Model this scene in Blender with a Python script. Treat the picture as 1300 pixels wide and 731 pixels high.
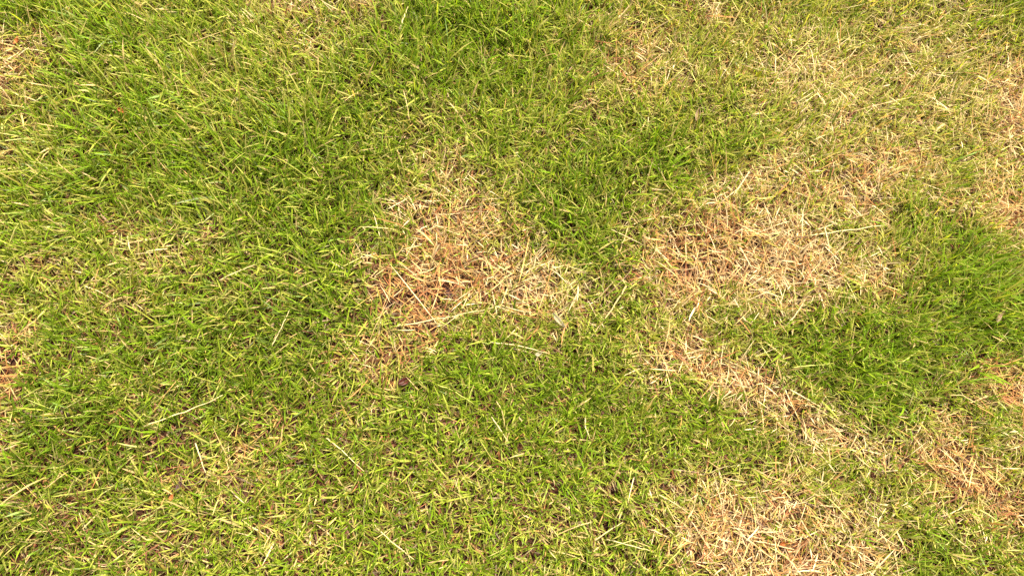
import bpy, math
import numpy as np
from mathutils import Matrix

rng = np.random.default_rng(7)
scene = bpy.context.scene
for o in list(bpy.data.objects):
    bpy.data.objects.remove(o)

# ------------------------------------------------------------------ camera
IW, IH = 1300.0, 731.0           # the photograph's pixel grid
FPX = 960.0                      # focal length in those pixels (a phone's main lens)
CAM_H = 1.05                     # held at chest height, looking down at the turf
NADIR = (545.0, 690.0)           # where the plumb line under the camera falls
n = np.array([(NADIR[0] - IW / 2) / FPX, -(NADIR[1] - IH / 2) / FPX, -1.0])
zc = -n / np.linalg.norm(n)
yc = np.array([0.0, 1.0, 0.0]); yc = yc - zc * (yc @ zc); yc /= np.linalg.norm(yc)
xc = np.cross(yc, zc)
ROT = np.array([xc, yc, zc])     # camera axes -> world axes
cam_data = bpy.data.cameras.new("camera")
cam = bpy.data.objects.new("camera", cam_data)
scene.collection.objects.link(cam)
M4 = Matrix.Identity(4)
for i in range(3):
    for j in range(3):
        M4[i][j] = float(ROT[i, j])
M4[2][3] = CAM_H
cam.matrix_world = M4
cam_data.sensor_width = 36.0
cam_data.lens = 36.0 * FPX / IW
cam_data.clip_start = 0.02
cam_data.clip_end = 2000.0
scene.camera = cam

# ------------------------------------------------------------------ light
SUN_AZ, SUN_EL = math.radians(40), math.radians(58)
world = bpy.data.worlds.new("World")
scene.world = world
world.use_nodes = True
wn = world.node_tree.nodes; wl = world.node_tree.links
sky = wn.new("ShaderNodeTexSky")
sky.sky_type = 'NISHITA'
sky.sun_disc = False
sky.sun_elevation = SUN_EL
sky.sun_rotation = SUN_AZ
sky.air_density = 1.0
sky.dust_density = 2.5
sky.ozone_density = 1.0
veil = wn.new("ShaderNodeHueSaturation")          # thin cloud veil: the blue is washed out of the whole sky alike
veil.inputs["Saturation"].default_value = 0.30
wl.new(sky.outputs[0], veil.inputs["Color"])
warm = wn.new("ShaderNodeMix"); warm.data_type = 'RGBA'; warm.blend_type = 'MULTIPLY'; warm.inputs[0].default_value = 1.0
warm.inputs[7].default_value = (1.10, 1.0, 0.84, 1)
wl.new(veil.outputs[0], warm.inputs[6])
wl.new(warm.outputs[2], wn["Background"].inputs[0])
wn["Background"].inputs[1].default_value = 0.10
sun_data = bpy.data.lights.new("sun", 'SUN')
sun_data.energy = 3.5
sun_data.angle = math.radians(9.0)      # softened by thin high cloud
sun_data.color = (1.0, 0.92, 0.76)
sun = bpy.data.objects.new("sun", sun_data)
scene.collection.objects.link(sun)
sd = np.array([math.sin(SUN_AZ) * math.cos(SUN_EL), math.cos(SUN_AZ) * math.cos(SUN_EL), math.sin(SUN_EL)])
from mathutils import Vector
sun.rotation_euler = Vector(sd).to_track_quat('Z', 'Y').to_euler()
scene.view_settings.view_transform = 'Standard'
scene.view_settings.look = 'None'
scene.view_settings.exposure = 2.10
scene.view_settings.gamma = 1.0
scene.view_settings.use_curve_mapping = False
scene.render.engine = 'CYCLES'
scene.cycles.use_denoising = False
scene.cycles.max_bounces = 8
scene.cycles.transmission_bounces = 6

# ------------------------------------------------------------------ photo pixel -> turf
def px2g(px, py, z=0.0):
    d = np.array([(px - IW / 2) / FPX, -(py - IH / 2) / FPX, -1.0])
    w = ROT @ d
    t = (z - CAM_H) / w[2]
    return np.array([w[0] * t, w[1] * t, z])

def pscale(px, py):
    """metres per photo pixel on the turf, across and up the picture"""
    a = px2g(px, py); b = px2g(px + 1, py); c = px2g(px, py - 1)
    return np.linalg.norm(b - a), np.linalg.norm(c - a)

# ------------------------------------------------------------------ value noise
def vnoise(x, y, scale, seed, octaves=3):
    out = np.zeros_like(x); amp = 1.0; tot = 0.0
    for k in range(octaves):
        u = x / scale + 37.3 * seed + 11.7 * k; v = y / scale - 17.9 * seed + 5.1 * k
        iu = np.floor(u).astype(np.int64); iv = np.floor(v).astype(np.int64)
        fu = u - iu; fv = v - iv
        fu = fu * fu * (3 - 2 * fu); fv = fv * fv * (3 - 2 * fv)
        def h(a, b):
            q = (a * 374761393 + b * 668265263 + (seed + k * 13) * 1442695041) & 0xFFFFFFFF
            q = ((q ^ (q >> 13)) * 1274126177) & 0xFFFFFFFF
            return ((q ^ (q >> 16)) & 0xFFFF) / 65535.0
        out += amp * ((h(iu, iv) * (1 - fu) + h(iu + 1, iv) * fu) * (1 - fv) + (h(iu, iv + 1) * (1 - fu) + h(iu + 1, iv + 1) * fu) * fv)
        tot += amp; amp *= 0.5; scale *= 0.5
    return out / tot

# ------------------------------------------------------------------ the lawn's patches
# (x, y, rx, ry, clockwise turn in degrees, strength, orange share), pixels of the photograph turned into ground ellipses
DEAD = {
 'centre': ('straw coloured dead patch with orange thatch around dark bare soil, ringed by green turf',
    [(585, 340, 85, 65, 0, .95, .6), (545, 375, 55, 40, 0, 1.0, .95), (655, 365, 90, 48, 5, .95, .2), (570, 275, 75, 45, 0, .75, .45),
     (488, 448, 46, 28, -20, .75, .7), (560, 215, 45, 32, 0, .45, .3), (470, 350, 40, 40, 0, .6, .6), (555, 165, 40, 30, 0, .3, .1)]),
 'right': ('widest patch of bleached dead grass, pale straw over a rusty hollow',
    [(900, 315, 105, 58, 8, 1.05, .55), (980, 335, 84, 50, 0, 1.3, .0), (860, 345, 60, 42, 0, 1.0, .6), (960, 230, 90, 42, -8, .72, .2),
     (1070, 240, 105, 48, -15, .78, .25), (1140, 215, 50, 40, 0, .75, .4), (1110, 350, 42, 30, 0, 1.0, .3)]),
 'band': ('slanting narrow band of dead straw below the long green tongue of turf',
    [(880, 455, 60, 34, 15, 1.05, .4), (950, 490, 78, 32, 28, 1.15, .15), (1030, 530, 62, 26, 30, .95, .05), (1095, 575, 48, 22, 25, .8, 0)]),
 'low': ('bright dead patch of short clipped straw with apricot thatch under thin blades',
    [(955, 682, 90, 52, 5, 1.2, .2), (1005, 705, 80, 44, 0, 1.15, .4), (980, 608, 60, 24, 0, .6, .4), (1070, 690, 55, 45, 20, .9, .05)]),
 'corner': ('orange tinted dead streak running down through patchy pale turf',
    [(1195, 575, 54, 30, 20, 1.1, .5), (1240, 620, 65, 35, 42, 1.2, .65), (1280, 495, 45, 26, 0, 1.1, .8), (1280, 545, 40, 30, 0, .5, .1), (1180, 640, 60, 40, 0, .45, .1), (1290, 660, 30, 40, 0, .7, .5)]),
 'edge': ('sun bleached dead edge with orange stems above the lushest green turf',
    [(1285, 150, 50, 75, 0, .95, .3), (1270, 270, 48, 34, 10, 1.2, .7), (1295, 210, 30, 40, 0, .8, .6), (1200, 150, 90, 70, 0, .55, .05)]),
 'top': ('thin yellow straw patch among upright blades with faint orange litter',
    [(810, 70, 55, 50, 0, .68, .4), (890, 25, 55, 32, 0, .55, .3), (780, 20, 40, 26, 0, .42, .3), (760, 100, 35, 35, 0, .45, .2), (1060, 100, 160, 75, 0, .58, .0), (1190, 70, 130, 70, 0, .54, .0), (960, 60, 90, 60, 0, .42, .1)]),
 'ochre': ('dull ochre thinning patch with small tan tussocks in olive turf',
    [(320, 35, 32, 26, 30, .6, .2), (380, 10, 45, 26, 0, .65, .3), (455, 15, 40, 28, 0, .5, .3), (195, 10, 26, 18, 0, .55, .3), (400, 45, 70, 40, 0, .4, .15)]),
 'rim': ('reddish straw tuft patch thinning beside long green blades',
    [(15, 95, 42, 48, 0, .85, .4), (45, 60, 40, 26, 0, .5, .3), (20, 190, 40, 40, 0, .3, .1)]),
 'rust': ('small rust orange bald patch bordered by dark green blades',
    [(6, 485, 24, 46, 0, 1.0, 1.0), (8, 400, 18, 24, 0, .5, .6), (3, 540, 18, 18, 0, .8, .9)]),
 'litter': ('thin tan and orange litter showing between short green blades',
    [(225, 615, 24, 22, 0, .42, .9), (305, 600, 40, 30, 0, .38, .9), (345, 560, 28, 22, 0, .32, .8), (190, 700, 50, 22, 0, .30, .3), (95, 640, 30, 28, 0, .32, .9), (380, 690, 50, 26, 0, .28, .4), (600, 620, 45, 26, 0, .35, .4), (445, 530, 35, 22, 0, .25, .5), (700, 680, 60, 30, 0, .3, .3)]),
 'wisp': ('small wisp patch of pale straw with a few broad dry blades in green turf',
    [(235, 315, 50, 28, -5, .40, .15), (180, 300, 40, 22, 0, .28, .1), (70, 340, 50, 25, 0, .3, .1), (150, 380, 40, 22, 0, .3, .2)]),
}
LUSH = [(1225, 385, 110, 80, 0, 1.0), (1110, 450, 120, 60, 10, .95), (1100, 510, 90, 35, 20, .8), (620, 40, 110, 60, 0, .8), (600, 100, 110, 60, 0, .55), (130, 50, 60, 45, 0, .7), (200, 190, 100, 65, 20, .75),
        (370, 215, 90, 60, 0, .75), (400, 330, 80, 90, 0, .5), (740, 285, 60, 75, 0, .8), (820, 205, 55, 50, 0, .8), (930, 180, 50, 45, 0, .5), (590, 480, 90, 40, 0, .45), (290, 430, 130, 60, 0, .5), (70, 560, 80, 60, 0, .55),
        (900, 530, 60, 40, 0, .5), (1150, 690, 60, 60, 0, .6), (1290, 15, 35, 30, 0, .5), (720, 510, 110, 60, 0, .4), (20, 20, 40, 20, 0, .5), (1240, 330, 70, 40, -20, .7), (80, 230, 90, 60, 0, .45), (480, 120, 80, 70, 0, .35)]
YELLOW = [(1060, 90, 260, 130, 0, .9), (1000, 180, 160, 60, 0, .5), (1180, 150, 120, 90, 0, .5), (150, 330, 160, 60, 0, .4), (560, 180, 100, 60, 0, .5), (300, 90, 170, 70, 0, .45), (1200, 620, 120, 90, 0, .55), (870, 420, 80, 50, 0, .5),
          (830, 130, 120, 100, 0, .4), (280, 640, 250, 80, 0, .16), (640, 650, 240, 70, 0, .10), (1080, 330, 100, 60, 0, .6), (700, 400, 80, 40, 0, .5), (1070, 590, 90, 50, 0, .5), (30, 180, 60, 80, 0, .4), (900, 600, 80, 50, 0, .35)]
DEEP_GREEN = [(430, 330, 80, 90, 0, .8), (350, 430, 140, 70, 0, .9), (110, 550, 120, 70, 0, 1.0), (40, 630, 90, 90, 0, .9), (230, 540, 120, 50, 0, .6), (330, 210, 110, 60, 0, .45), (740, 280, 50, 60, 0, .4), (1280, 690, 30, 50, 0, .5), (730, 500, 90, 50, 0, .3)]  # areas where more of the blades take the deep green

def ell(px, py, rx, ry, a):
    g = px2g(px, py); sx, sy = pscale(px, py)
    return g[0], g[1], rx * sx, ry * sy, math.radians(-a)
def blob(x, y, e, k):
    cx, cy, rx, ry, a = e
    dx, dy = x - cx, y - cy
    u = (dx * math.cos(a) + dy * math.sin(a)) / rx
    v = (-dx * math.sin(a) + dy * math.cos(a)) / ry
    r2 = u * u + v * v
    return k / (1.0 + r2 ** 1.5 * 0.9)
DEADE = {k: [(ell(*b[:5]), b[5], b[6]) for b in v[1]] for k, v in DEAD.items()}
LUSHE = [(ell(*b[:5]), b[5]) for b in LUSH]
YEL_E = [(ell(*b[:5]), b[5]) for b in YELLOW]
DEEP_E = [(ell(*b[:5]), b[5]) for b in DEEP_GREEN]
HOLES = [(ell(554, 374, 40, 20, 0), 1.0), (ell(478, 360, 20, 15, 0), 1.0), (ell(518, 274, 17, 10, 0), .95), (ell(520, 395, 14, 9, 0), .7), (ell(876, 330, 28, 17, 0), .95), (ell(935, 275, 22, 12, 0), .75), (ell(1240, 625, 14, 9, 0), .6), (ell(485, 445, 18, 10, 0), .55), (ell(512, 485, 13, 9, 0), 1.0), (ell(8, 478, 18, 24, 0), .9), (ell(885, 350, 12, 10, 0), .8)]

c0 = px2g(IW / 2, IH / 2)
CORN = [px2g(*p)[:2] for p in ((0, 0), (IW, 0), (IW, IH), (0, IH))]
X0, X1 = min(c[0] for c in CORN), max(c[0] for c in CORN)
Y0, Y1 = min(c[1] for c in CORN), max(c[1] for c in CORN)
print("lawn in view", X0, X1, Y0, Y1)

def outside(x, y):
    """metres outside the quadrilateral of turf that the photograph shows"""
    d = np.full_like(x, -9.0)
    for i in range(4):
        a = CORN[i]; b = CORN[(i + 1) % 4]
        e = np.array([b[0] - a[0], b[1] - a[1]]); e /= np.linalg.norm(e)
        nx, ny = -e[1], e[0]
        d = np.maximum(d, (x - a[0]) * nx + (y - a[1]) * ny)
    return d

def fields(x, y):
    wx = x + 0.035 * (vnoise(x, y, .06, 3) - .5) * 2; wy = y + 0.035 * (vnoise(x, y, .06, 4) - .5) * 2
    best = np.zeros_like(x); who = np.full(x.shape, -1); orange = np.full(x.shape, .25)
    for i, k in enumerate(DEADE):
        for e, s, og in DEADE[k]:
            b = blob(wx, wy, e, s)
            m = b > best
            best = np.where(m, b, best); who = np.where(m, i, who); orange = np.where(m, og * .9 + .05, orange)
    lush = np.zeros_like(x)
    for e, s in LUSHE: lush = np.maximum(lush, blob(wx, wy, e, s))
    deepgreen = np.zeros_like(x)
    for e, s in DEEP_E: deepgreen = np.maximum(deepgreen, blob(wx, wy, e, s))
    yell = np.zeros_like(x)
    for e, s in YEL_E: yell = np.maximum(yell, blob(wx, wy, e, s))
    hole = np.zeros_like(x)
    for e, s in HOLES: hole = np.maximum(hole, blob(wx, wy, e, s))
    # outside the picture the same kind of patchiness goes on
    od = outside(x, y); f = np.clip((od - .02) / .15, 0, 1)
    nz = np.clip((vnoise(x, y, .28, 21, 2) - .52) * 5, 0, 1) * .9
    best = best * (1 - f) + nz * f
    lush = lush * (1 - f) + f * np.clip((vnoise(x, y, .3, 22, 2) - .45) * 3, 0, 1)
    fine = vnoise(x, y, .035, 9, 3) - .5
    dead = np.clip(best * 1.1 + fine * .55 * (best > .12) - .10 - lush * .22, 0, 1)
    return dict(dead=dead, who=who, orange=np.clip(orange + (vnoise(x, y, .03, 12) - .5) * .9, 0, 1), lush=lush, deepgreen=deepgreen, hole=hole, od=od, yell=yell)

def height(x, y):
    return 0.016 * (vnoise(x, y, .42, 31, 2) - .5) * 2 + 0.006 * (vnoise(x, y, .07, 32, 2) - .5) * 2 + 0.0025 * (vnoise(x, y, .018, 33, 2) - .5) * 2

# ------------------------------------------------------------------ materials
def mat_blade(name, transl, rough, spec, tint):
    m = bpy.data.materials.new(name); m.use_nodes = True
    nt = m.node_tree; nd = nt.nodes; lk = nt.links
    bsdf = nd["Principled BSDF"]; out = nd["Material Output"]
    at = nd.new("ShaderNodeAttribute"); at.attribute_name = "blade_colour"
    tc = nd.new("ShaderNodeTexCoord")
    ns = nd.new("ShaderNodeTexNoise"); ns.inputs["Scale"].default_value = 260; ns.inputs["Detail"].default_value = 2
    lk.new(tc.outputs["Object"], ns.inputs["Vector"])
    mr = nd.new("ShaderNodeMapRange"); mr.inputs[1].default_value = .3; mr.inputs[2].default_value = .7; mr.inputs[3].default_value = .78; mr.inputs[4].default_value = 1.2
    lk.new(ns.outputs[0], mr.inputs[0])
    mx = nd.new("ShaderNodeMix"); mx.data_type = 'RGBA'; mx.blend_type = 'MULTIPLY'; mx.inputs[0].default_value = 1.0
    lk.new(at.outputs["Color"], mx.inputs[6]); lk.new(mr.outputs[0], mx.inputs[7])
    lk.new(mx.outputs[2], bsdf.inputs["Base Color"])
    bsdf.inputs["Roughness"].default_value = rough
    bsdf.inputs["Specular IOR Level"].default_value = spec
    tr = nd.new("ShaderNodeBsdfTranslucent")
    tm = nd.new("ShaderNodeMix"); tm.data_type = 'RGBA'; tm.blend_type = 'MULTIPLY'; tm.inputs[0].default_value = 1.0
    tm.inputs[7].default_value = (*tint, 1)
    lk.new(mx.outputs[2], tm.inputs[6]); lk.new(tm.outputs[2], tr.inputs[0])
    ms = nd.new("ShaderNodeMixShader"); ms.inputs[0].default_value = transl
    lk.new(bsdf.outputs[0], ms.inputs[1]); lk.new(tr.outputs[0], ms.inputs[2]); lk.new(ms.outputs[0], out.inputs[0])
    return m
MAT_GREEN = mat_blade("living_blade", .40, .45, .28, (1.2, 1.25, .4))
MAT_DRY = mat_blade("dry_blade", .25, .6, .22, (1.1, 1.0, .8))

def mat_soil():
    m = bpy.data.materials.new("soil_and_far_turf"); m.use_nodes = True
    nt = m.node_tree; nd = nt.nodes; lk = nt.links; bsdf = nd["Principled BSDF"]
    tc = nd.new("ShaderNodeTexCoord")
    n1 = nd.new("ShaderNodeTexNoise"); n1.inputs["Scale"].default_value = 90; n1.inputs["Detail"].default_value = 6
    n2 = nd.new("ShaderNodeTexNoise"); n2.inputs["Scale"].default_value = 9; n2.inputs["Detail"].default_value = 4
    lk.new(tc.outputs["Object"], n1.inputs["Vector"]); lk.new(tc.outputs["Object"], n2.inputs["Vector"])
    r1 = nd.new("ShaderNodeValToRGB")
    r1.color_ramp.elements[0].position = .3; r1.color_ramp.elements[0].color = (.010, .004, .003, 1)
    r1.color_ramp.elements[1].position = .75; r1.color_ramp.elements[1].color = (.075, .028, .015, 1)
    lk.new(n1.outputs[0], r1.inputs[0])
    r2 = nd.new("ShaderNodeValToRGB")      # turf too far off to tell the blades apart
    r2.color_ramp.elements[0].position = .35; r2.color_ramp.elements[0].color = (.06, .10, .012, 1)
    r2.color_ramp.elements[1].position = .68; r2.color_ramp.elements[1].color = (.26, .21, .07, 1)
    lk.new(n2.outputs[0], r2.inputs[0])
    vl = nd.new("ShaderNodeVectorMath"); vl.operation = 'DISTANCE'; vl.inputs[1].default_value = (float(c0[0]), float(c0[1]), 0)
    lk.new(tc.outputs["Object"], vl.inputs[0])
    mr = nd.new("ShaderNodeMapRange"); mr.inputs[1].default_value = 1.25; mr.inputs[2].default_value = 1.7
    lk.new(vl.outputs["Value"], mr.inputs[0])
    mx = nd.new("ShaderNodeMix"); mx.data_type = 'RGBA'
    lk.new(mr.outputs[0], mx.inputs[0]); lk.new(r1.outputs[0], mx.inputs[6]); lk.new(r2.outputs[0], mx.inputs[7])
    lk.new(mx.outputs[2], bsdf.inputs["Base Color"])
    bsdf.inputs["Roughness"].default_value = .95; bsdf.inputs["Specular IOR Level"].default_value = .15
    bp = nd.new("ShaderNodeBump"); bp.inputs["Strength"].default_value = .6; bp.inputs["Distance"].default_value = .004
    lk.new(n1.outputs[0], bp.inputs["Height"]); lk.new(bp.outputs[0], bsdf.inputs["Normal"])
    return m

def tag(o, label=None, cat=None, group=None, kind=None):
    if label: o["label"] = label
    if cat: o["category"] = cat
    if group: o["group"] = group
    if kind: o["kind"] = kind
    return o

# ------------------------------------------------------------------ ground: one sheet to the horizon
def make_ground():
    N = 300
    t = np.linspace(-1, 1, N)
    core = 1.7
    warp = np.where(np.abs(t) < .9, t / .9 * core, np.sign(t) * (core + ((np.abs(t) - .9) / .1) ** 3 * 400))
    gx = warp + c0[0]; gy = warp + c0[1]
    X, Y = np.meshgrid(gx, gy)
    x = X.ravel(); y = Y.ravel()
    z = height(x, y)
    co = np.stack([x, y, z], 1)
    i = np.arange(N - 1)
    A = (i[:, None] * N + i[None, :]).ravel()
    q = np.stack([A, A + 1, A + 1 + N, A + N], 1)
    me = bpy.data.meshes.new("ground")
    me.vertices.add(len(co)); me.vertices.foreach_set("co", co.astype(np.float32).ravel())
    me.loops.add(q.size); me.loops.foreach_set("vertex_index", q.astype(np.int32).ravel())
    me.polygons.add(len(q)); me.polygons.foreach_set("loop_start", np.arange(0, q.size, 4, dtype=np.int32))
    me.polygons.foreach_set("use_smooth", np.ones(len(q), bool))
    me.update(); me.materials.append(mat_soil())
    o = bpy.data.objects.new("ground", me); scene.collection.objects.link(o)
    tag(o, "dark reddish brown soil sheet showing through gaps in the patchy lawn", "ground", kind="structure")
make_ground()

# ------------------------------------------------------------------ blades
PROF = {3: (np.array([0, .38, .74, 1.0]), np.array([.72, 1.0, .78, 0.0])), 2: (np.array([0, .5, 1.0]), np.array([.8, 1.0, 0.0]))}
def blades(root, az, tilt, bend, length, width, twist, cb, ct, segs=3, sway=None):
    """vertices, quads, tris and colours of N tapering blades; tilt from the vertical, bend added to it towards the tip"""
    N = len(root)
    ts, ws = PROF[segs]
    P = root.copy()
    V = []; C = []
    h = np.stack([np.cos(az), np.sin(az), np.zeros(N)], 1)
    up = np.array([0, 0, 1.0])
    side0 = np.stack([-np.sin(az), np.cos(az), np.zeros(N)], 1)
    if sway is None: sway = np.zeros(N)
    prev = 0.0
    for k, (t, w) in enumerate(zip(ts, ws)):
        if k:
            dl = (t - prev) * length
            a = tilt + bend * (t + prev) * .5
            d = h * np.sin(a)[:, None] + up * np.cos(a)[:, None] + side0 * (sway * (t - .4))[:, None]
            P = P + d * dl[:, None]
            prev = t
        a = tilt + bend * t
        nrm = -h * np.cos(a)[:, None] + up * np.sin(a)[:, None]
        tw = twist * (.4 + .6 * t)
        side = side0 * np.cos(tw)[:, None] + nrm * np.sin(tw)[:, None]
        col = cb + (ct - cb) * t
        if k < segs:
            V += [P - side * (width * w * .5)[:, None], P + side * (width * w * .5)[:, None]]
            C += [col, col]
        else:
            V.append(P); C.append(col)
    nv = 2 * segs + 1
    verts = np.stack(V, 1).reshape(-1, 3); cols = np.stack(C, 1).reshape(-1, 3)
    base = np.arange(N)[:, None] * nv
    quads = np.concatenate([base + np.array([[2 * k, 2 * k + 1, 2 * k + 3, 2 * k + 2]]) for k in range(segs - 1)], 0)
    tris = base + np.array([[2 * segs - 2, 2 * segs - 1, 2 * segs]])
    return verts, quads, tris, cols

def to_mesh(name, packs, mat):
    vs, qs, ts, cs = [], [], [], []; off = 0
    for v, q, t, c in packs:
        vs.append(v); qs.append(q + off); ts.append(t + off); cs.append(c); off += len(v)
    v = np.concatenate(vs); q = np.concatenate(qs); t = np.concatenate(ts); c = np.concatenate(cs)
    me = bpy.data.meshes.new(name)
    me.vertices.add(len(v)); me.vertices.foreach_set("co", v.astype(np.float32).ravel())
    loops = np.concatenate([q.ravel(), t.ravel()]).astype(np.int32)
    me.loops.add(len(loops)); me.loops.foreach_set("vertex_index", loops)
    starts = np.concatenate([np.arange(len(q)) * 4, len(q) * 4 + np.arange(len(t)) * 3]).astype(np.int32)
    me.polygons.add(len(starts)); me.polygons.foreach_set("loop_start", starts)
    me.polygons.foreach_set("use_smooth", np.ones(len(starts), bool))
    me.update()
    at = me.attributes.new("blade_colour", 'FLOAT_COLOR', 'POINT')
    at.data.foreach_set("color", np.concatenate([np.clip(c, 0, 1), np.ones((len(c), 1))], 1).astype(np.float32).ravel())
    me.materials.append(mat)
    return me

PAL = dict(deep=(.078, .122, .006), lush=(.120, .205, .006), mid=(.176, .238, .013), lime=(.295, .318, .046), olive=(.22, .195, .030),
           straw=(.46, .335, .150), pale=(.60, .49, .28), gold=(.45, .275, .085), orange=(.43, .215, .075), brown=(.15, .062, .032), grey=(.28, .20, .13), semi=(.42, .40, .13), russet=(.27, .105, .042))
PAL = {k: np.array(v) for k, v in PAL.items()}
def pick(names, probs, n):
    """probs (n, k) unnormalised"""
    p = probs / probs.sum(1, keepdims=True)
    u = rng.random(n)[:, None]
    idx = (u > np.cumsum(p, 1)).sum(1).clip(0, len(names) - 1)
    return np.stack([PAL[k] for k in names])[idx]

MARG = 1.0
def scatter(density, falloff=.12):
    ax0, ax1, ay0, ay1 = X0 - MARG, X1 + MARG, Y0 - MARG, Y1 + MARG
    n = int(density * (ax1 - ax0) * (ay1 - ay0))
    x = rng.uniform(ax0, ax1, n); y = rng.uniform(ay0, ay1, n)
    od = outside(x, y)
    keep = rng.random(n) < np.where(od < .10, 1.0, np.clip(1.0 - (od - .10) * 3, falloff, 1)) * (od < MARG)
    return x[keep], y[keep]

def far_width(od):
    return 1.0 + np.clip((od - .1) / .3, 0, 1) * 1.3

def size_field(F, y):
    """turf grows taller towards the far side"""
    far = np.clip((y - (Y0 + .25)) / (Y1 - Y0 - .25), 0, 1.2)
    return (.86 + .34 * far) * (.84 + .36 * F['lush'])

PACK = {'grass': [], 'thatch': [], 'loose': []}
for k in DEAD: PACK[k] = []
KEYS = list(DEAD)

# living tillers: several leaves from one crown
x, y = scatter(23500, .29)
F = fields(x, y)
keep = rng.random(len(x)) < np.clip(1.0 - .84 * F['dead'], .12, 1) * (1 - .8 * F['hole'])
x, y = x[keep], y[keep]; F = fields(x, y)
nl = rng.integers(2, 6, len(x))
ti = np.repeat(np.arange(len(x)), nl)
taz = rng.uniform(0, 2 * np.pi, len(x)) ; N = len(ti)
lean = vnoise(x, y, .16, 41, 2) * 4 * np.pi
az = taz[ti] + rng.normal(0, 1.3, N)
lw = .40
az = np.arctan2(np.sin(az) + lw * np.sin(lean[ti]), np.cos(az) + lw * np.cos(lean[ti]))
S = size_field(F, y)
lush, dead, deepgreen, od = F['lush'][ti], F['dead'][ti], F['deepgreen'][ti], F['od'][ti]
L = .0310 * S[ti] * rng.lognormal(0, .30, N) * (1 - .35 * dead)
W = .00160 * (.74 + .32 * S[ti]) * rng.lognormal(0, .28, N) * far_width(od)
tilt = np.radians(np.clip(rng.normal(35 - 5 * lush, 17, N), 3, 78))
bend = np.radians(np.clip(rng.normal(20, 18, N), -8, 70))
xy = np.stack([x, y], 1)[ti] + rng.normal(0, .0028, (N, 2))
z0 = height(xy[:, 0], xy[:, 1]) + rng.uniform(0, .012, N) * S[ti]
root = np.concatenate([xy, z0[:, None]], 1)
o1 = np.ones(N)
yel = np.clip(dead * 1.5 + F['yell'][ti] * .8 + .08 * (1 - lush) + vnoise(xy[:, 0], xy[:, 1], .12, 52, 2) * .25 - .06, 0, 1)
pr = np.stack([.18 * o1 + .85 * deepgreen, .25 * o1 + .7 * lush, .42 * o1, .07 + .9 * yel, .03 + .2 * yel, .01 + .16 * yel], 1)
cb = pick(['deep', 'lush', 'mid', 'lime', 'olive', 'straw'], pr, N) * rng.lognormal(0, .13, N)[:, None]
ct = cb * rng.uniform(.95, 1.18, N)[:, None]
tipdry = rng.random(N) < .12 + .3 * yel
ct = np.where(tipdry[:, None], ct * .45 + PAL['straw'] * .55, ct)
cb = cb * .85 + PAL['olive'] * .08
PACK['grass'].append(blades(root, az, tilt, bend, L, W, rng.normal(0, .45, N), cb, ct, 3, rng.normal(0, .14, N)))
print("living leaves", N)

# standing and lying dry leaves
x, y = scatter(80000, .12)
F = fields(x, y)
keep = rng.random(len(x)) < np.clip(.10 + .10 * F['yell'] + .78 * F['dead'], 0, 1) * (1 - .88 * F['hole'])
x, y = x[keep], y[keep]; F = fields(x, y); N = len(x)
S = size_field(F, y); d = F['dead']; og = F['orange']; od = F['od']
az = rng.uniform(0, 2 * np.pi, N)
L = .029 * (.75 + .35 * S) * rng.lognormal(0, .36, N) * (.62 + .38 * np.clip(d * 2.5, 0, 1))
W = .00120 * rng.lognormal(0, .30, N) * far_width(od) * (.8 + .25 * S)
tilt = np.radians(np.clip(rng.normal(64, 16, N), 8, 92))
bend = np.radians(rng.normal(14, 22, N))
cl = rng.random(N) < .55                       # over half still stand in the dead crowns they grew from
x = np.where(cl, np.round(x / .011 + (vnoise(x, y, .05, 61) - .5)) * .011 + rng.normal(0, .0012, N), x)
y = np.where(cl, np.round(y / .011 + (vnoise(x, y, .05, 62) - .5)) * .011 + rng.normal(0, .0012, N), y)
tilt = np.where(cl, np.radians(np.clip(rng.normal(50, 17, N), 5, 88)), tilt)
root = np.stack([x, y, height(x, y) + rng.uniform(.001, .012, N) * np.where(cl, .4, 1)], 1)
dd = np.clip(d * 2.5, 0, 1)
pr = np.stack([.45 + .5 * dd * (1 - .6 * og), .10 + 1.3 * dd * (1 - og), .30 + .2 * og, .08 + 1.1 * og * d, .36 - .2 * dd + .15 * og, .12 - .04 * dd, .25 * (1 - dd) + .05, .15 + 1.4 * F['yell'] * np.clip(1.2 - d, 0, 1), .05 + .7 * og * d], 1)
cb = pick(['straw', 'pale', 'gold', 'orange', 'brown', 'grey', 'olive', 'semi', 'russet'], pr, N) * rng.lognormal(0, .18, N)[:, None]
ct = cb * rng.uniform(.95, 1.25, N)[:, None]
cb = cb * .55 + (PAL['brown'] * .6 + PAL['orange'] * .4) * .38      # stems redden towards the crown
dryb = blades(root, az, tilt, bend, L, W, rng.normal(0, .7, N), cb, ct, 3, rng.normal(0, .25, N))
def subset(arr, mask, segs):
    v, q, t, c = arr; nv = 2 * segs + 1; n = len(t)
    v = v.reshape(n, nv, 3)[mask].reshape(-1, 3); c = c.reshape(n, nv, 3)[mask].reshape(-1, 3)
    m = int(mask.sum()); base = np.arange(m)[:, None] * nv
    quads = np.concatenate([base + np.array([[2 * k, 2 * k + 1, 2 * k + 3, 2 * k + 2]]) for k in range(segs - 1)], 0)
    return v, quads, base + np.array([[2 * segs - 2, 2 * segs - 1, 2 * segs]]), c
inpatch = (d > .30) & (od < .06)
for i, k in enumerate(KEYS):
    m = inpatch & (F['who'] == i)
    if m.sum(): PACK[k].append(subset(dryb, m, 3))
PACK['loose'].append(subset(dryb, ~inpatch, 3))
print("dry leaves", N)

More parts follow.
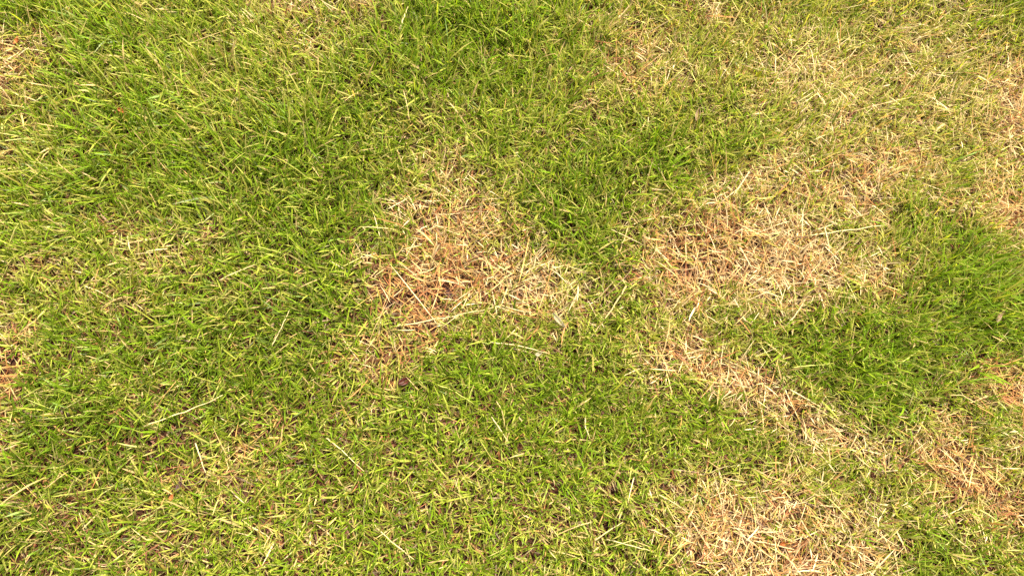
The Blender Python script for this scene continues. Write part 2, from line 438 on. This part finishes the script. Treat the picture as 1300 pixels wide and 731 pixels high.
# thatch: short brown and tan bits lying on the soil
x, y = scatter(36000, .16)
F = fields(x, y)
keep = rng.random(len(x)) < (.75 + .25 * F['dead']) * (1 - .75 * F['hole'])
x, y = x[keep], y[keep]; F = fields(x, y); N = len(x)
d, og = F['dead'], F['orange']
az = rng.uniform(0, 2 * np.pi, N)
L = .017 * rng.lognormal(0, .4, N); W = .0019 * rng.lognormal(0, .35, N) * far_width(F['od'])
tilt = np.radians(rng.normal(84, 9, N)); bend = np.radians(rng.normal(0, 16, N))
root = np.stack([x, y, height(x, y) + rng.uniform(.001, .007, N)], 1)
pr = np.stack([.24 + .1 * d, .16 + .1 * d, .22 + 1.0 * og * (.3 + d), .8 + .25 * d, .16 + 0 * d], 1)
cb = pick(['straw', 'gold', 'russet', 'brown', 'grey'], pr, N) * rng.lognormal(-.5, .3, N)[:, None]
PACK['thatch'].append(blades(root, az, tilt, bend, L, W, rng.normal(0, .6, N), cb, cb * .95, 2))
print("thatch", N)

def link(name, me, **kw):
    o = bpy.data.objects.new(name, me); scene.collection.objects.link(o)
    return tag(o, **kw)
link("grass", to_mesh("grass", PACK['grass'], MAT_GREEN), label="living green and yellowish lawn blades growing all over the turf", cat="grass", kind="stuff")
link("thatch", to_mesh("thatch", PACK['thatch'], MAT_DRY), label="short brown and tan thatch bits lying on the soil under the blades", cat="thatch", kind="stuff")
link("dry_grass", to_mesh("dry_grass", PACK['loose'], MAT_DRY), label="single dry straw blades mixed in among the green turf", cat="dry grass", kind="stuff")
for k in KEYS:
    if PACK[k]:
        link("dry_grass", to_mesh("dry_grass", PACK[k], MAT_DRY), label=DEAD[k][0], cat="dry grass", group="dead patches in the lawn", kind="stuff")

# ------------------------------------------------------------------ single things lying in the turf
def canopy(px, py):
    """height of the blade tops there"""
    g = px2g(px, py, .01)
    xa, ya = np.array([g[0]]), np.array([g[1]])
    F = fields(xa, ya); S = size_field(F, ya)[0]
    return float(height(xa, ya)[0] + .010 + .0215 * S * (1 - .45 * F['dead'][0]))

def mat_single(name, col, col2, scale, rough, transl):
    m = bpy.data.materials.new(name); m.use_nodes = True
    nt = m.node_tree; nd = nt.nodes; lk = nt.links; bsdf = nd["Principled BSDF"]; out = nd["Material Output"]
    tc = nd.new("ShaderNodeTexCoord"); ns = nd.new("ShaderNodeTexNoise"); ns.inputs["Scale"].default_value = scale; ns.inputs["Detail"].default_value = 4
    lk.new(tc.outputs["Object"], ns.inputs["Vector"])
    rp = nd.new("ShaderNodeValToRGB"); rp.color_ramp.elements[0].position = .35; rp.color_ramp.elements[1].position = .65
    rp.color_ramp.elements[0].color = (*col, 1); rp.color_ramp.elements[1].color = (*col2, 1)
    lk.new(ns.outputs[0], rp.inputs[0]); lk.new(rp.outputs[0], bsdf.inputs["Base Color"])
    bsdf.inputs["Roughness"].default_value = rough; bsdf.inputs["Specular IOR Level"].default_value = .25
    if transl:
        tr = nd.new("ShaderNodeBsdfTranslucent"); lk.new(rp.outputs[0], tr.inputs[0])
        ms = nd.new("ShaderNodeMixShader"); ms.inputs[0].default_value = transl
        lk.new(bsdf.outputs[0], ms.inputs[1]); lk.new(tr.outputs[0], ms.inputs[2]); lk.new(ms.outputs[0], out.inputs[0])
    return m
STRAW_MATS = {
    'pale': mat_single("pale_straw", (.36, .29, .13), (.46, .39, .20), 160, .5, 0),
    'tan': mat_single("tan_straw", (.27, .20, .075), (.36, .28, .12), 160, .5, 0),
    'green': mat_single("greenish_straw", (.21, .23, .03), (.29, .30, .07), 160, .5, 0),
}

def straw_mesh(pts, wid):
    """a hollow dry stem: five sided tapering tube with a swollen joint, through the given points"""
    pts = np.array(pts)
    t = np.linspace(0, 1, len(pts)); tt = np.linspace(0, 1, 13)
    P = np.stack([np.interp(tt, t, pts[:, i]) for i in range(3)], 1)
    for _ in range(2): P[1:-1] = (P[:-2] + 2 * P[1:-1] + P[2:]) / 4
    length = np.linalg.norm(P[-1] - P[0])
    P[1:-1] += rng.normal(0, .006 * length, (11, 3)) * np.array([1, 1, .3])
    d = np.gradient(P, axis=0); d /= np.linalg.norm(d, axis=1)[:, None]
    joint = rng.uniform(.3, .7)
    vs = []
    for k in range(13):
        side = np.cross(d[k], [0, 0, 1.0]); side /= max(np.linalg.norm(side), 1e-6); up = np.cross(side, d[k])
        r = wid * .5 * (1.0 - .45 * tt[k]) * (1 + .35 * math.exp(-((tt[k] - joint) / .05) ** 2))
        for q in range(5):
            a = 2 * math.pi * q / 5
            vs.append(P[k] + side * r * math.cos(a) + up * r * .6 * math.sin(a))
    f = [(k * 5 + q, k * 5 + (q + 1) % 5, (k + 1) * 5 + (q + 1) % 5, (k + 1) * 5 + q) for k in range(12) for q in range(5)]
    f += [tuple(range(4, -1, -1)), tuple(range(60, 65))]
    base = P[0].copy()
    me = bpy.data.meshes.new("dry_straw"); me.from_pydata([tuple(map(float, v - base)) for v in vs], [], f)
    me.polygons.foreach_set("use_smooth", np.ones(len(f), bool)); me.update()
    return me, base

LOOSE = ("single loose pale straw lying on short green turf", "loose straws on short green turf")
STRAWS = [
 ([(183, 541), (235, 522), (283, 501)], 2.6, 'pale', "long thin pale straw lying slantwise on dark turf between the rust and centre patches"),
 ([(66, 630), (105, 624), (145, 616)], 2.4, 'green', "long greenish stem lying level beside the thin tan and orange litter"),
 ([(278, 356), (302, 344), (326, 335)], 2.4, 'pale', "thin pale straw beside the small wisp patch, pointing to the centre dead patch"),
 ([(107, 363), (124, 369), (140, 378)], 2.4, 'pale', "short kinked pale straw on green turf next to the small wisp patch"),
 ([(345, 440), (356, 418), (368, 392)], 2.2, 'pale', "thin steep pale straw standing in dark green turf near the centre dead patch"),
 ([(414, 556), (428, 566), (462, 598)], 2.6, 'pale', "single loose pale straw on short turf pointing to the steep litter straw"),
 ([(480, 671), (500, 690), (526, 710)], 2.4, 'pale', "pale straw alone in short green turf far from any dead patch"),
 ([(555, 488), (578, 497), (602, 513)], 2.4, 'green', "greenish flat stem near the dark red fallen leaf"),
 ([(624, 529), (634, 543), (645, 560)], 2.4, 'pale', "pale straw lying beside a bent tan straw on short turf"),
 ([(630, 509), (637, 520), (641, 541)], 2.2, 'tan', "bent tan straw crossing beside a pale straw on short turf"),
 ([(743, 528), (743, 542), (749, 557)], 3.0, 'pale', "curved whitish straw hooked in green turf near the slanting dead band"),
 ([(755, 686), (770, 675), (791, 662)], 2.8, 'pale', "thick pale straw on green turf beside the bright clipped dead patch"),
 ([(770, 684), (800, 692), (830, 700)], 2.2, 'pale', "thin pale straw end to end with a thick one near the clipped patch"),
 ([(700, 698), (730, 706), (760, 722)], 2.0, 'tan', "brownish winding straw sunk in green turf near the clipped dead patch"),
 ([(838, 727), (854, 707), (872, 688)], 2.2, 'green', "greenish straw leaning against the edge of the bright clipped dead patch"),
 ([(835, 627), (852, 636), (888, 661)], 3.0, 'tan', "tan double length straw reaching into the bright clipped dead patch"),
 ([(508, 413), (560, 404), (640, 388)], 2.0, 'pale', "longest fine straw stretched across the centre dead patch past the bare soil"),
 ([(520, 350), (548, 343), (560, 331)], 2.0, 'pale', "fine straw at the rim of the bare soil in the centre dead patch"),
 ([(795, 363), (778, 391), (750, 428)], 3.2, 'tan', "thick tan stalk lying on the green strip between centre and widest dead patch"),
 ([(622, 434), (655, 438), (695, 448)], 2.4, 'pale', "level pale straw on green turf along the edge of the centre dead patch"),
 ([(800, 276), (795, 296), (786, 322)], 2.4, 'tan', "steep tan straw at the rim of the widest bleached dead patch"),
 ([(572, 252), (570, 278), (569, 302)], 2.8, 'green', "upright greenish stem standing in the centre dead patch"),
 ([(1026, 299), (1070, 293), (1126, 285)], 2.6, 'pale', "long bright straw laid level across the widest bleached dead patch"),
 ([(1047, 288), (1050, 302), (1053, 320)], 3.0, 'pale', "short bright straw crossing under a long level straw"),
 ([(999, 412), (1012, 397), (1022, 380)], 2.4, 'pale', "curved pale straw in the green tongue next to the widest dead patch"),
 ([(1005, 466), (1030, 464), (1058, 461)], 2.6, 'green', "level pale green stem on the lush green tongue of turf"),
 ([(1135, 467), (1152, 455), (1168, 444)], 3.4, 'green', "broad pale green stem slanting up through the lushest turf"),
 ([(996, 494), (1005, 513), (1016, 536)], 2.6, 'pale', "pale straw forking down from the crossing straws on the slanting dead band"),
 ([(1003, 494), (1022, 505), (1041, 516)], 2.8, 'pale', "bright straw meeting another in a fork on the slanting dead band"),
 ([(1010, 505), (1055, 529), (1102, 557)], 2.6, 'tan', "longest tan straw running along the slanting dead band's grassy end"),
 ([(918, 455), (960, 475), (990, 489)], 2.4, 'tan', "tan straw lying lengthwise in the middle of the slanting dead band"),
 ([(1040, 641), (1053, 642), (1067, 644)], 2.8, 'pale', "short bright straw where green turf meets the clipped dead patch"),
 ([(1075, 690), (1090, 700), (1112, 715)], 2.6, 'pale', "pale straw on the frayed grassy rim of the clipped dead patch"),
 ([(925, 660), (948, 684), (985, 712)], 2.6, 'pale', "long pale straw slanting over the bright clipped dead patch"),
 ([(955, 686), (975, 689), (1008, 697)], 2.6, 'pale', "level whitish straw on apricot thatch of the clipped dead patch"),
 ([(1256, 486), (1262, 497), (1270, 511)], 2.2, 'tan', "small steep straw beside the orange tinted dead streak"),
 ([(1205, 502), (1222, 501), (1250, 518)], 2.2, 'tan', "arched tan straw between the lushest turf and the orange streak"),
 ([(507, 38), (512, 24), (518, 9)], 3.0, 'pale', "upright pale straw among tall bright green blades"),
 ([(436, 60), (460, 63), (488, 64)], 2.6, 'green', "level greenish stem lying in olive turf by the dull ochre patch"),
 ([(378, 89), (405, 91), (432, 93)], 2.4, 'green', "level pale stem in olive turf between ochre patch and tall blades"),
 ([(512, 115), (517, 134), (520, 156)], 2.4, 'tan', "steep tan straw in yellowish turf above the centre dead patch"),
 ([(162, 300), (163, 309), (165, 318)], 3.2, 'pale', "short stubby straw standing at the small wisp patch"),
 ([(185, 320), (198, 317), (212, 316)], 3.0, 'pale', "flat broad straw lying in the small wisp patch"),
 ([(248, 562), (254, 580), (261, 600)], 3.0, 'pale', "pale broken straw standing out of the tan and orange litter"),
 ([(24, 61), (40, 63), (58, 66)], 2.4, 'pale', "pale straw lying over the reddish straw tuft patch"),
]
for pts, wpx, mk, lab in STRAWS:
    P = []
    for i, (px, py) in enumerate(pts):
        zc_ = canopy(px, py) + (-.007, -.0025, -.006)[i % 3]
        P.append(px2g(px, py, zc_))
    sx, sy = pscale(*pts[1])
    me, base = straw_mesh(P, wpx * .70 * (sx + sy) * .5)
    me.materials.append(STRAW_MATS[mk])
    o = bpy.data.objects.new("dry_straw", me); o.location = base; scene.collection.objects.link(o)
    if lab: tag(o, lab, "straw")
    else: tag(o, LOOSE[0], "straw", LOOSE[1])

# ---- fallen leaves and husks
def leaf_mesh(length, width, curl, cup, crumple, rise=0.0):
    nu, nv = 9, 5
    vs = []
    for i in range(nu):
        u = i / (nu - 1)
        w = width * .5 * (math.sin(math.pi * min(max(u, .03), .97) ** .85) ** .75)
        for j in range(nv):
            v = j / (nv - 1) * 2 - 1
            vs.append(((u - .5) * length * (1 - .1 * curl), v * w * (1 + .08 * rng.normal()), curl * length * (u - .5) ** 2 + cup * width * v * v + rng.normal(0, crumple * width) + rise * (u - .5) * length))
    f = [(i * nv + j, (i + 1) * nv + j, (i + 1) * nv + j + 1, i * nv + j + 1) for i in range(nu - 1) for j in range(nv - 1)]
    me = bpy.data.meshes.new("leaf"); me.from_pydata([tuple(map(float, v)) for v in vs], [], f)
    me.polygons.foreach_set("use_smooth", np.ones(len(f), bool)); me.update()
    return me
LEAF_MATS = {
    'red': mat_single("dark_red_leaf", (.028, .005, .003), (.065, .011, .007), 120, .5, .1),
    'purple': mat_single("purple_brown_husk", (.030, .013, .013), (.075, .035, .032), 150, .55, 0),
    'brown': mat_single("grey_brown_leaf", (.13, .085, .045), (.20, .13, .07), 150, .6, .1),
    'orange': mat_single("orange_leaf", (.22, .06, .012), (.33, .11, .025), 150, .55, .2),
    'white': mat_single("bleached_leaf", (.20, .17, .10), (.29, .26, .17), 150, .6, .2),
}
LEAVES = [
 (513, 484, 15, 8, 25, 'red', .5, .35, -.012, "fallen_leaf", "dark red curled fallen leaf in a gap of green turf by the centre dead patch", "leaf"),
 (228, 617, 14, 5, 75, 'purple', .2, .6, -.006, "seed_husk", "purplish brown husk lying beside orange litter in short turf", "husk"),
 (886, 147, 15, 5, 75, 'brown', .3, .5, -.004, "fallen_leaf", "stubby grey brown dead leaf caught upright in yellowish turf", "leaf"),
 (709, 408, 22, 5, -55, 'white', .4, .6, -.004, "fallen_leaf", "crumpled whitish dry leaf at the grassy edge of the centre dead patch", "leaf"),
 (683, 450, 8, 4, 20, 'white', .5, .4, -.003, "fallen_leaf", "tiny whitish leaf scrap on green turf near a crumpled whitish leaf", "leaf"),
 (22, 53, 9, 5, 70, 'orange', .5, .4, -.006, "fallen_leaf", "small orange leaf scrap above the reddish straw tuft patch", "leaf"),
 (154, 141, 8, 4, -30, 'orange', .5, .4, -.006, "fallen_leaf", "tiny orange leaf scrap between long green blades", "leaf"),
 (570, 372, 16, 5, -60, 'purple', .3, .5, -.007, "fallen_leaf", "purplish dead leaf lying on the bare soil of the centre dead patch", "leaf"),
 (995, 690, 11, 5, 20, 'orange', .3, .4, -.008, "fallen_leaf", "orange leaf scrap under straw of the bright clipped dead patch", "leaf"),
 (217, 632, 8, 4, 70, 'orange', .3, .4, -.008, "fallen_leaf", "orange leaf scrap next to the purplish brown husk", "leaf"),
 (1268, 402, 16, 4, 55, 'brown', .3, .4, -.003, "fallen_leaf", "pinkish tan dead leaf folded among the lushest green blades", "leaf"),
]
for px, py, lpx, wpx, ang, mk, curl, cup, dz, nm, lab, cat in LEAVES:
    sx, sy = pscale(px, py); sc = (sx + sy) * .5
    me = leaf_mesh(lpx * sc * 1.1, wpx * sc * 1.1, curl, cup, .05)
    me.materials.append(LEAF_MATS[mk])
    o = bpy.data.objects.new(nm, me); scene.collection.objects.link(o)
    o.location = px2g(px, py, canopy(px, py) + dz)
    o.rotation_euler = (rng.normal(0, .2), rng.normal(0, .15), math.radians(ang))
    so = o.modifiers.new("thickness", 'SOLIDIFY'); so.thickness = .0004
    tag(o, lab, cat)

# ---- tufts of long blades that stand out of the turf
TUFTS = [
 (110, 168, 9, .9, "fan shaped tuft of bright blades in lush turf beside the tiny orange leaf scrap"),
 (345, 185, 9, .9, "spreading tuft of deep green blades in turf between wisp patch and ochre patch"),
 (610, 45, 10, 1.0, "tall bright tuft near the upright pale straw in long green turf"),
 (555, 30, 8, 1.0, "tall slim tuft beside the upright pale straw in long green turf"),
 (838, 225, 11, 1.1, "tall fresh green tuft at the rim of the widest bleached dead patch"),
 (910, 190, 8, 1.0, "small upright tuft behind the widest bleached dead patch"),
 (735, 290, 9, .9, "dark green tuft in the strip between centre and widest dead patch"),
 (1190, 350, 10, 1.1, "bushy tuft in the lushest turf close to the widest dead patch"),
 (1255, 375, 10, 1.1, "bushy tuft in the lushest turf beside the pinkish tan leaf"),
 (1085, 470, 10, 1.0, "wide tuft in the green tongue beside the slanting dead band"),
 (1230, 470, 9, 1.0, "drooping tuft in the lushest turf near the arched tan straw"),
 (600, 475, 8, .8, "low spreading tuft on green turf close to the dark red leaf"),
 (1160, 670, 9, .9, "dark tuft between the clipped dead patch and the orange streak"),
 (440, 345, 8, .8, "dark tuft at the deep green rim of the centre dead patch"),
 (85, 500, 8, .8, "dark low tuft beside the rust orange bald patch"),
 (150, 60, 9, 1.0, "long bladed tuft near the reddish straw tuft patch"),
 (905, 525, 8, .9, "fresh tuft hemmed in by the slanting dead band"),
 (20, 10, 8, 1.0, "pale green tuft above the small orange leaf scrap"),
]
for px, py, nb, sz, lab in TUFTS:
    g = px2g(px, py, 0); g[2] = float(height(np.array([g[0]]), np.array([g[1]]))[0])
    root = bpy.data.objects.new("grass_tuft", None); root.location = g; root.empty_display_size = .01
    scene.collection.objects.link(root); tag(root, lab, "grass tuft", "tufts standing out of the turf")
    a0 = rng.uniform(0, 6.28)
    sh, _ = straw_mesh([(0, 0, 0), (.001, 0, .006), (.002, .001, .012)], .004)
    sh.materials.append(STRAW_MATS['green'])
    so_ = bpy.data.objects.new("sheath", sh); so_.parent = root; scene.collection.objects.link(so_)
    for k in range(nb):
        a = np.array([a0 + k * 2.4 + rng.normal(0, .3)])
        Lb = np.array([.052 * sz * rng.uniform(.75, 1.2)]); Wb = np.array([.0034 * sz * rng.uniform(.8, 1.15)])
        cbase = (PAL['lush'] * .6 + PAL['mid'] * .4)[None] * rng.uniform(.85, 1.25)
        pk = blades(np.array([[rng.normal(0, .004), rng.normal(0, .004), .004]]), a, np.radians([rng.uniform(15, 42)]), np.radians([rng.uniform(15, 45)]), Lb, Wb, rng.normal(0, .4, 1), cbase * .9, cbase * rng.uniform(1.0, 1.35), 3, rng.normal(0, .12, 1))
        b = bpy.data.objects.new("blade", to_mesh("blade", [pk], MAT_GREEN)); b.parent = root
        scene.collection.objects.link(b)
